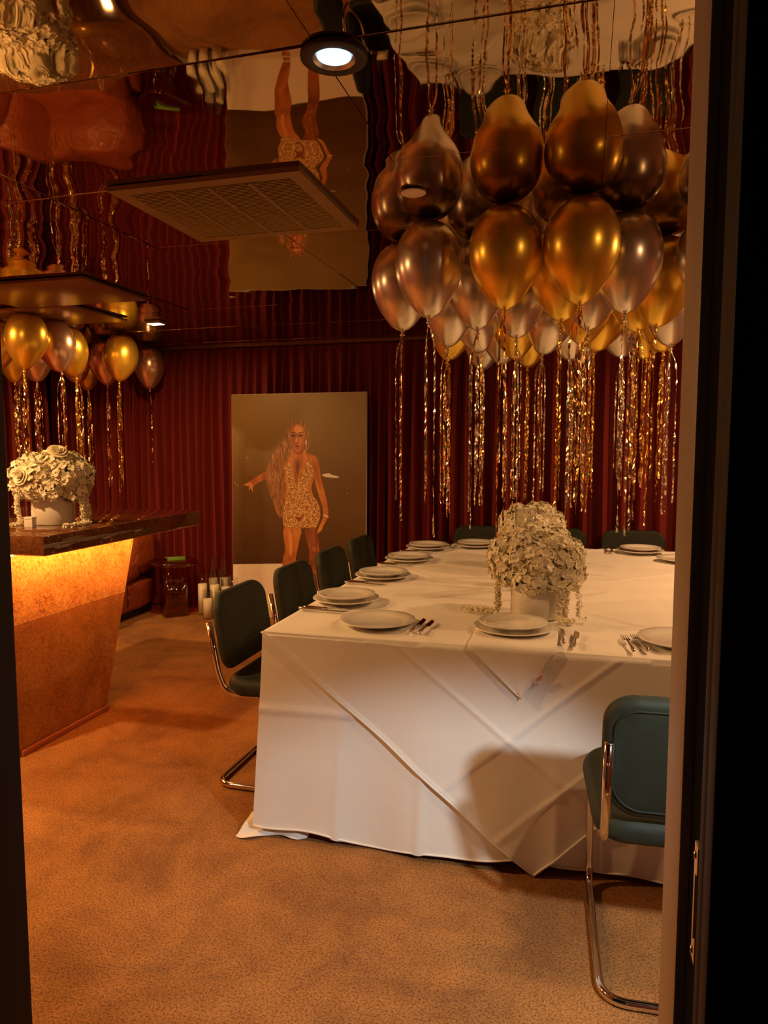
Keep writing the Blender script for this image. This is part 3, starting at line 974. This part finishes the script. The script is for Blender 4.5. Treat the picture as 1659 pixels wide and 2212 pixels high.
def arrangement(label, x, y, z, seed, roses, trails):
    rr = random.Random(seed)
    t = thing('flower_arrangement', label, 'flowers', (x, y, z), 0, 'cream flower arrangements in white pots')
    PR, PH = .101, .165
    MB().lathe([(0, 0), (PR - .004, 0), (PR, .004), (PR, PH - .003), (PR - .003, PH), (PR - .006, PH - .003), (PR - .006, PH - .03), (0, PH - .03)], 48).build('pot', 'pot', t, True)
    MB().lathe([(0, PH - .03), (.085, PH - .03), (.10, PH + .03), (.06, PH + .10), (0, PH + .11)], 20).build('foam_core', 'petal', t, True)
    n = 0
    spots = []
    for ring, (cnt, el, rad) in enumerate(((1, 88, .115), (5, 52, .125), (8, 18, .130), (8, -14, .126))):
        for k in range(cnt):
            a = 2 * PI * k / cnt + ring * .5 + rr.uniform(-.12, .12); e = R(el + rr.uniform(-7, 7))
            spots.append(Vector((math.cos(a) * math.cos(e) * rad * 1.0, math.sin(a) * math.cos(e) * rad * 1.0, math.sin(e) * rad * (.72 if e > 0 else .95))))
    for sp in spots:
        p = sp + Vector((0, 0, PH + .055))
        d = sp.normalized()
        o = link('hydrangea_bloom', HY[n % 3], t, p, d.to_track_quat('Z', 'Y').to_euler())
        o.rotation_euler.rotate_axis('Z', rr.uniform(0, 6))
        s_ = rr.uniform(.82, 1.02); o.scale = (s_, s_, s_); n += 1
    for az, el in roses:
        d = Vector((math.cos(R(az)) * math.cos(R(el)), math.sin(R(az)) * math.cos(R(el)), math.sin(R(el))))
        o = link('rose_bloom', RO, t, d * .178 + Vector((0, 0, PH + .05)), d.to_track_quat('Z', 'Y').to_euler()); o.scale = (.95, .95, .95)
    for k, tr in enumerate(trails):
        trail(tr, seed + k).build('amaranth_trail', 'petal', t)
    return t
def drop(a, r0, r1, ends, zt=.20, spread=.03, n=5, seed=0):
    """a bunch of strands falling from the blooms at azimuth a and lying out along ends"""
    rr = random.Random(seed); out = []
    ca, sa = math.cos(R(a)), math.sin(R(a))
    for k in range(n):
        o_ = rr.uniform(-spread, spread)
        p = [(ca * r0 - sa * o_, sa * r0 + ca * o_, zt), (ca * (r0 + .02) - sa * o_, sa * (r0 + .02) + ca * o_, .10), (ca * r1 - sa * o_, sa * r1 + ca * o_, .012)]
        if ends:
            p += [(e[0] + rr.uniform(-.012, .012), e[1] + rr.uniform(-.012, .012), .008 + rr.uniform(0, .006)) for e in ends[:rr.randint(1, len(ends))]]
        out.append(p)
    return out
arrangement('cream hydrangea arrangement in a white pot closest to the table front', -.172, 2.94, TT, 21, [],
            [drop(195, .14, .15, [(-.20, -.01), (-.26, .0), (-.31, .01)], n=12, seed=1), drop(-42, .135, .135, [(.11, -.12), (.14, -.11)], n=13, spread=.022, seed=2), drop(-20, .165, .17, [(.19, -.06)], n=2, spread=.004, seed=3)])
arrangement('cream hydrangea arrangement farther back on the table, behind the glass cylinder', -.27, 4.17, TT, 22, [], [drop(200, .15, .16, [(-.2, -.05)], n=4, seed=4)])
CT = 1.07
arrangement('cream hydrangea and rose arrangement in a white pot on the bar', -2.55, 3.03, CT + .0005, 23, [(262, 10), (325, 52)],
            [drop(8, .15, .17, [(.20, .0), (.21, -.06), (.19, -.16)], n=16, spread=.03, seed=5), drop(235, .15, .15, [(-.10, -.16)], n=9, spread=.018, seed=6)])

# glass cylinders with candles
thin_glass('glass_bright', (.97, .965, .95), .02, .07, .60)
def candle_glass(name, label, x, y, z, r, hg, hw, lit=False, group=None):
    t = thing(name, label, 'candle', (x, y, z), 0, group)
    th = .0022
    MB().lathe([(0, 0), (r, 0), (r, hg), (r - th, hg), (r - th, .006), (0, .006)], 28).build('glass_cylinder', 'glass_bright' if lit else 'glass', t, True)
    MB().lathe([(0, .0065), (r - .0045, .0065), (r - .0045, hw - .002), (r - .008, hw), (.006, hw - .003), (0, hw - .003)], 24).build('wax', 'wax', t, True)
    MB().tube([(0, 0, hw - .004), (.0005, 0, hw + .004), (.0015, 0, hw + .010)], .0009, 6).build('wick', 'black_trim', t)
    if lit:
        MB().lathe([(0, hw + .006), (.003, hw + .010), (.004, hw + .015), (.0025, hw + .023), (0, hw + .030)], 10).build('flame', 'flame', t, True)
candle_glass('candle_cylinder', 'tall clear glass cylinder with a lit candle between the two table arrangements', -.265, 3.55, TT, .050, .385, .16, True)
CG = 'pillar candles in glass cylinders by the poster'
for (x, y, r, hg, hw, lab) in (
    (-3.05, 5.43, .043, .25, .17, 'short glass candle cylinder in front of the cluster nearest the side table'),
    (-3.17, 5.56, .043, .36, .27, 'glass candle cylinder at the cluster edge beside the amber side table'),
    (-3.045, 5.55, .043, .40, .27, 'mid-height glass candle cylinder directly behind the short front one'),
    (-2.93, 5.42, .043, .27, .18, 'short glass candle cylinder second along the front of the cluster'),
    (-2.93, 5.53, .043, .36, .26, 'mid-height glass candle cylinder at the poster corner'),
    (-3.13, 5.68, .043, .50, .30, 'tall glass candle cylinder at the back against the curtain'),
    (-3.02, 5.68, .043, .50, .31, 'tall glass candle cylinder at the back closest to the poster'),
    (-2.82, 5.45, .043, .36, .24, 'glass candle cylinder standing in front of the poster foot'),
    (-1.60, 5.42, .043, .36, .26, 'glass candle cylinder past the poster foot, seen in the mirrored ceiling'),
    (-1.50, 5.50, .043, .44, .30, 'taller glass candle cylinder past the poster foot, seen in the mirrored ceiling'),
    (-1.49, 5.38, .043, .27, .19, 'short glass candle cylinder past the poster foot, seen in the mirrored ceiling')):
    candle_glass('candle_cylinder', lab, x, y, 0.0005, r, hg, hw, False, CG)

# ------------------------------------------------------------------ bar
BX, BY0, BY1 = -2.22, 2.57, 3.88
t = thing('bar_pedestal', 'flared bar base of orange burl veneer glowing under the counter', 'bar', (0, 0, 0))
UZ = CT - .082
def frustum(z0, z1, inset, material, name):
    fz = lambda z: z / UZ
    pts = []
    for z in (z0, z1):
        k = z / UZ
        y1 = 3.335 + .305 * k; y0 = 2.70 - .10 * k; x1 = -2.515 + .012 * k - inset; x0 = -3.35
        pts += [(x0, y0 + inset, z), (x1, y0 + inset, z), (x1, y1 - inset, z), (x0, y1 - inset, z)]
    return obj(name, pts, [(0, 3, 2, 1), (4, 5, 6, 7), (0, 1, 5, 4), (1, 2, 6, 5), (2, 3, 7, 6), (3, 0, 4, 7)], material, t)
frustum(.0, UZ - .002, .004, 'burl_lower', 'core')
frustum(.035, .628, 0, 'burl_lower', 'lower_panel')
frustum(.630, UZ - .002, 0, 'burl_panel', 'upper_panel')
box('plinth', (-3.3, 2.71, 0), (-2.503, 3.348, .030), 'plinth', t, bev=.002)
ct = tag(box('bar_countertop', (-3.55, BY0, UZ), (BX, BY1, CT), 'burl_top', None, bev=.003), 'glossy dark burl countertop of the bar', 'countertop')
box('edge_band', (-3.55, BY0 + .001, UZ - .004), (BX - .001, BY1 - .001, UZ + .001), 'plinth', ct)
t = thing('light_strip', 'glowing amber strip light tucked under the bar counter', 'strip light', (0, 0, UZ - .004))
box('front_strip', (-2.40, BY0 + .10, -.012), (-2.385, BY1 - .12, 0), 'led_strip', t)
box('end_strip', (-3.30, BY0 + .03, -.012), (-2.42, BY0 + .045, 0), 'led_strip', t)

# things on the bar
t = thing('acrylic_box', 'small clear box on the bar, left of the flower pot', 'box', (-2.60, 2.80, CT + .0005))
box('tray', (-.09, -.045, 0), (.03, .045, .006), 'glass', t, bev=.001)
for a, b in (((-.09, -.045, .006), (.03, -.042, .05)), ((-.09, .042, .006), (.03, .045, .05)), ((-.09, -.042, .006), (-.087, .042, .05)), ((.027, -.042, .006), (.03, .042, .05))):
    box('side', a, b, 'glass', t)
t = thing('card_box', 'little cream card box between the clear box and the flower pot', 'box', (-2.545, 2.865, CT + .0005), R(10))
box('carton', (-.02, -.018, 0), (.02, .018, .048), 'pot', t, bev=.001)
box('lid', (-.021, -.019, .038), (.021, .019, .0495), 'pot', t, bev=.001)

# ------------------------------------------------------------------ sofa behind the bar
def puff(sx, sy, sz, e=.42, seed=0, gather=.012):
    nu, nv = 56, 30; rr = random.Random(seed); ph = rr.uniform(0, 6)
    def sp(c, p): return math.copysign(abs(c) ** p, c)
    def fn(a, b):
        th = 2 * PI * a; fi = PI * (b - .5)
        x = sp(math.cos(fi), e) * sp(math.cos(th), e); y = sp(math.cos(fi), e) * sp(math.sin(th), e); z = sp(math.sin(fi), e)
        edge = abs(math.sin(fi)) ** 3
        k = 1 + gather * math.sin(26 * th + ph) * (1 - edge) * (.4 + .6 * abs(math.sin(fi * 1.0)))
        k += .02 * noise.noise(Vector((x * 2 + seed, y * 2, z * 2)))
        return (x * sx / 2 * k, y * sy / 2 * k, z * sz / 2 * (1 - .10 * (x * x + y * y > .9)))
    return grid(nu, nv, fn)
t = thing('sofa', 'puffy cognac leather sofa behind the bar along the side wall', 'sofa', (-4.09, 4.85, 0))
v, f = puff(.90, 1.62, .30, .3, 1, .02); obj('base_cushion', v, f, 'leather', t, True, loc=(0, .0, .185))
for k, (yy, nm) in enumerate(((-.40, 'seat_cushion'), (.24, 'seat_cushion'))):
    v, f = puff(.80, .80, .24, .55, 4 + k, .05); obj(nm, v, f, 'leather', t, True, loc=(.06, yy, .405))
for k, yy in enumerate((-.40, .36)):
    v, f = puff(.30, .80, .46, .5, 8 + k, .03); obj('back_cushion', v, f, 'leather', t, True, loc=(-.33, yy, .60), rot=(0, R(-9), 0))
v, f = puff(.88, .46, .44, .5, 12, .03); obj('armrest', v, f, 'leather', t, True, loc=(.03, .58, .545))
MB().tube([(.452, .30, .33), (.462, .30, .22), (.455, .30, .12)], .003, 6).build('strap', 'piping', t, True)
MB().lathe([(0, 0), (.006, 0), (.006, .02), (0, .02)], 10).build('strap_end', 'steel', t, True, loc=(.463, .30, .19))
box('plinth', (-.40, -.74, 0), (.38, .74, .06), 'leather_dark', t)

# side table
t = thing('side_table', 'round amber acrylic side table with clover-shaped column beside the sofa', 'side table', (-3.40, 5.48, 0))
cl = lambda a: 1 + .13 * math.cos(4 * a)
MB().lathe([(0, 0.001), (.112, .001), (.118, .008), (.118, .44), (.106, .44), (.106, .012), (0, .012)], 72, lobes=cl).build('column', 'amber', t, True)
MB().lathe([(0, .4405), (.195, .4405), (.205, .447), (.205, .472), (.200, .478), (0, .478)], 56).build('table_top', 'amber', t, True)
t = thing('green_case', 'small open green plastic case lying on the amber side table', 'case', (-3.37, 5.48, .4785), R(35))
box('body', (-.075, -.022, 0), (.075, .022, .032), 'green_box', t, bev=.006, seg=3)
box('open_end', (-.082, -.019, .002), (-.070, .019, .029), 'piping', t)
box('clip', (-.095, -.020, .026), (-.070, .020, .032), 'green_box', t, bev=.002)

# ------------------------------------------------------------------ balloons
def balloon_mesh(sc, material, seed):
    rr = random.Random(seed)
    pr = [(0, 0), (.030, -.003), (.058, -.012), (.085, -.030), (.107, -.057), (.121, -.090), (.1275, -.125), (.127, -.160), (.120, -.195), (.106, -.228), (.088, -.257), (.068, -.283), (.050, -.303), (.034, -.316), (.016, -.323), (.008, -.326)]
    P = smooth_path([(a, b, 0) for a, b in pr], 1)
    mb = MB().lathe([(p.x * sc * .94, p.y * sc * 1.035) for p in P], 40)
    me = bpy.data.meshes.new('balloon_body'); me.from_pydata([tuple(p) for p in mb.v], [], mb.f); me.materials.append(M[material])
    me.polygons.foreach_set('use_smooth', [True] * len(me.polygons)); return me
BM = {k: balloon_mesh(1.0, k, 1) for k in ('gold', 'silver', 'rose')}
KM = {}
for k in BM:
    mb = MB().lathe([(.007, -.333), (.0075, -.339), (.005, -.343), (.006, -.348), (.012, -.354), (.010, -.355), (.003, -.349)], 14)
    me = bpy.data.meshes.new('knot'); me.from_pydata([tuple(p) for p in mb.v], [], mb.f); me.materials.append(M[k])
    me.polygons.foreach_set('use_smooth', [True] * len(me.polygons)); KM[k] = me
def streamer_mesh(seed, material, L, dx, dy, wid):
    rr = random.Random(seed); n = int(L / .011); v = []; f = []
    tw = rr.uniform(0, 6); x = dx * .2; y = dy * .2
    for k in range(n + 1):
        s = k / n
        drop_ = min(1, k / 5)
        x += (dx * drop_ - x) * .35 + rr.gauss(0, .0007); y += (dy * drop_ - y) * .35 + rr.gauss(0, .0007)
        tw += rr.gauss(.05, .42)
        tilt = rr.gauss(0, .30)
        c, s_ = math.cos(tw), math.sin(tw)
        z = -.345 - L * s
        wd = wid * rr.uniform(.75, 1.1)
        v += [(x - c * wd, y - s_ * wd, z - tilt * .003), (x + c * wd, y + s_ * wd, z + tilt * .003)]
    for k in range(n):
        a = 2 * k
        f.append((a, a + 1, a + 3, a + 2))
    me = bpy.data.meshes.new('streamer'); me.from_pydata(v, [], f); me.materials.append(M[material]); return me
SM = {}
for fm in ('foil_gold', 'foil_silver', 'foil_rose'):
    SM[fm] = []
    rr = random.Random(hash(fm) % 97 if False else len(fm))
    for k in range(14):
        a = rr.uniform(0, 2 * PI); r_ = rr.uniform(.008, .034)
        SM[fm].append(streamer_mesh(100 + k + len(fm) * 31, fm, rr.uniform(.56, .78), r_ * math.cos(a), r_ * math.sin(a), rr.uniform(.0032, .0058)))

fwd = Vector((-math.sin(YAW), math.cos(YAW), 0)); rgt = Vector((math.cos(YAW), math.sin(YAW), 0))
rb = random.Random(77)
def balloon(kind, x, y, label, ns=4, sc=1.0, tilt=(0, 0), group='metallic balloons floating against the ceiling', dz=0.0):
    t = thing('balloon', label, 'balloon', (x, y, CEIL - .004 - dz), rb.uniform(0, 6), group)
    t.scale = (sc, sc, sc)
    e = Euler((tilt[0], tilt[1], 0))
    b = link('balloon_body', BM[kind], t, None, e)
    link('knot', KM[kind], b)
    off = Vector((0, 0, -.345)); off.rotate(e); off -= Vector((0, 0, -.345))
    fm = {'gold': 'foil_gold', 'silver': 'foil_silver', 'rose': 'foil_rose'}[kind]
    for k in range(ns):
        mats = fm if rb.random() < .8 else rb.choice(['foil_gold', 'foil_silver', 'foil_rose'])
        st_ = link('streamer', rb.choice(SM[mats]), t, off, (0, 0, rb.uniform(0, 6)))
        if x < -2.0:
            st_.scale.z = 1.14; st_.location.z += .345 * .14
    return t
# where each balloon's knot hangs, seen from the doorway; all float at the same height against the ceiling
KNOT = 1.955
def under_knot(px, py):
    a = (px - 829.5) / FPX; b = -(py - 1106) / FPX
    up = -math.sin(PITCH) + b * math.cos(PITCH)
    k = (KNOT - EYE) / up
    p = fwd * ((math.cos(PITCH) + b * math.sin(PITCH)) * k) + rgt * (a * k)
    return [p.x, p.y]
right = [
    ('silver', 925, 685, 'champagne balloon in the front row of the table cluster, on the bar side', 3),
    ('gold', 1090, 665, 'gold balloon at the middle of the front row of the table cluster', 3),
    ('gold', 1258, 655, 'largest-looking gold balloon in the front row, toward the doorway edge', 4),
    ('silver', 1345, 672, 'champagne balloon behind the front gold one, beside the doorway edge', 4),
    ('silver', 868, 712, 'champagne balloon at the bar-side end of the table cluster, behind the front one', 3),
    ('silver', 1513, 680, 'champagne balloon half cut by the doorway edge', 3),
    ('silver', 1026, 710, 'champagne balloon filling the gap between the front champagne and gold ones', 4),
    ('gold', 1222, 690, 'gold balloon squeezed between the two front gold balloons', 4),
    ('gold', 1478, 692, 'gold balloon half cut by the doorway edge', 4)]
back = [('silver', 1122, 731), ('silver', 1301, 714), ('silver', 1437, 748), ('gold', 1352, 723), ('silver', 977, 746), ('silver', 1012, 762), ('gold', 990, 778),
        ('silver', 1045, 798), ('silver', 1084, 786), ('gold', 1138, 773), ('gold', 1146, 792), ('gold', 1272, 752), ('silver', 1263, 788), ('gold', 1330, 762),
        ('gold', 1415, 759), ('gold', 1362, 778), ('silver', 1317, 774), ('silver', 1241, 774), ('silver', 1190, 770)]
ORD = ['first', 'second', 'third', 'fourth', 'fifth', 'sixth', 'seventh', 'eighth', 'ninth', 'tenth', 'eleventh', 'twelfth']
cnt = {'gold': 0, 'silver': 0, 'rose': 0}
for kind, px, py in sorted(back, key=lambda q: q[1]):
    nm = {'gold': 'gold', 'silver': 'champagne'}[kind]
    right.append((kind, px, py, '%s balloon at the back of the table cluster, %s %s one from the bar side' % (nm, ORD[cnt[kind]], nm), rb.randint(4, 6)))
    cnt[kind] += 1
left = [
    ('gold', 66, 797, 'big gold balloon nearest above the bar flowers', 3),
    ('gold', 268, 825, 'gold balloon toward the poster end of the bar cluster', 4),
    ('rose', 337, 842, 'rosy champagne balloon hanging alone at the end of the bar cluster', 1),
    ('rose', 225, 832, 'rosy champagne balloon beside the gold one in the bar cluster', 4),
    ('gold', 5, 806, 'gold balloon cut by the picture edge above the bar', 4),
    ('rose', 112, 806, 'rosy champagne balloon tucked behind the big gold bar balloon', 4),
    ('gold', 140, 814, 'gold balloon in the middle of the bar cluster', 4),
    ('rose', 160, 830, 'rosy champagne balloon in the middle of the bar cluster', 4),
    ('gold', 42, 828, 'gold balloon low behind the big gold one, at the back of the bar cluster', 5),
    ('rose', 16, 838, 'rosy champagne balloon at the back of the bar cluster by the picture edge', 5),
    ('gold', 205, 846, 'small-looking gold balloon hanging lowest at the back of the bar cluster', 5),
    ('rose', 86, 826, 'rosy champagne balloon at the back of the bar cluster above the flowers', 5)]
def settle(lst, dmin, keep):
    P = [under_knot(q[1], q[2]) for q in lst]
    for it in range(200):
        for i in range(len(P)):
            for j in range(i):
                dx = P[i][0] - P[j][0]; dy = P[i][1] - P[j][1]; d = math.hypot(dx, dy) or 1e-4
                if d < dmin:
                    wi, wj = (.08 if i < keep else 1.0), (.08 if j < keep else 1.0)
                    m_ = (dmin - d) * .5
                    P[i][0] += dx / d * m_ * wi / (wi + wj) * 2 * .5; P[i][1] += dy / d * m_ * wi / (wi + wj) * 2 * .5
                    P[j][0] -= dx / d * m_ * wj / (wi + wj) * 2 * .5; P[j][1] -= dy / d * m_ * wj / (wi + wj) * 2 * .5
        for p in P:
            p[1] = min(p[1], 5.55); p[0] = max(p[0], X0 + .40)
    return P
for lst, dmin, sc, keep in ((right, .262, 1.09, 7), (left, .27, 1.08, 4)):
    for (kind, px, py, lab, ns), (x, y) in zip(lst, settle(lst, dmin, keep)):
        k_ = .02 if 'front' in lab else .10
        balloon(kind, x, y, lab, ns + (2 if lst is left and 'alone' not in lab else 0), sc, (rb.gauss(0, k_), rb.gauss(0, k_)))
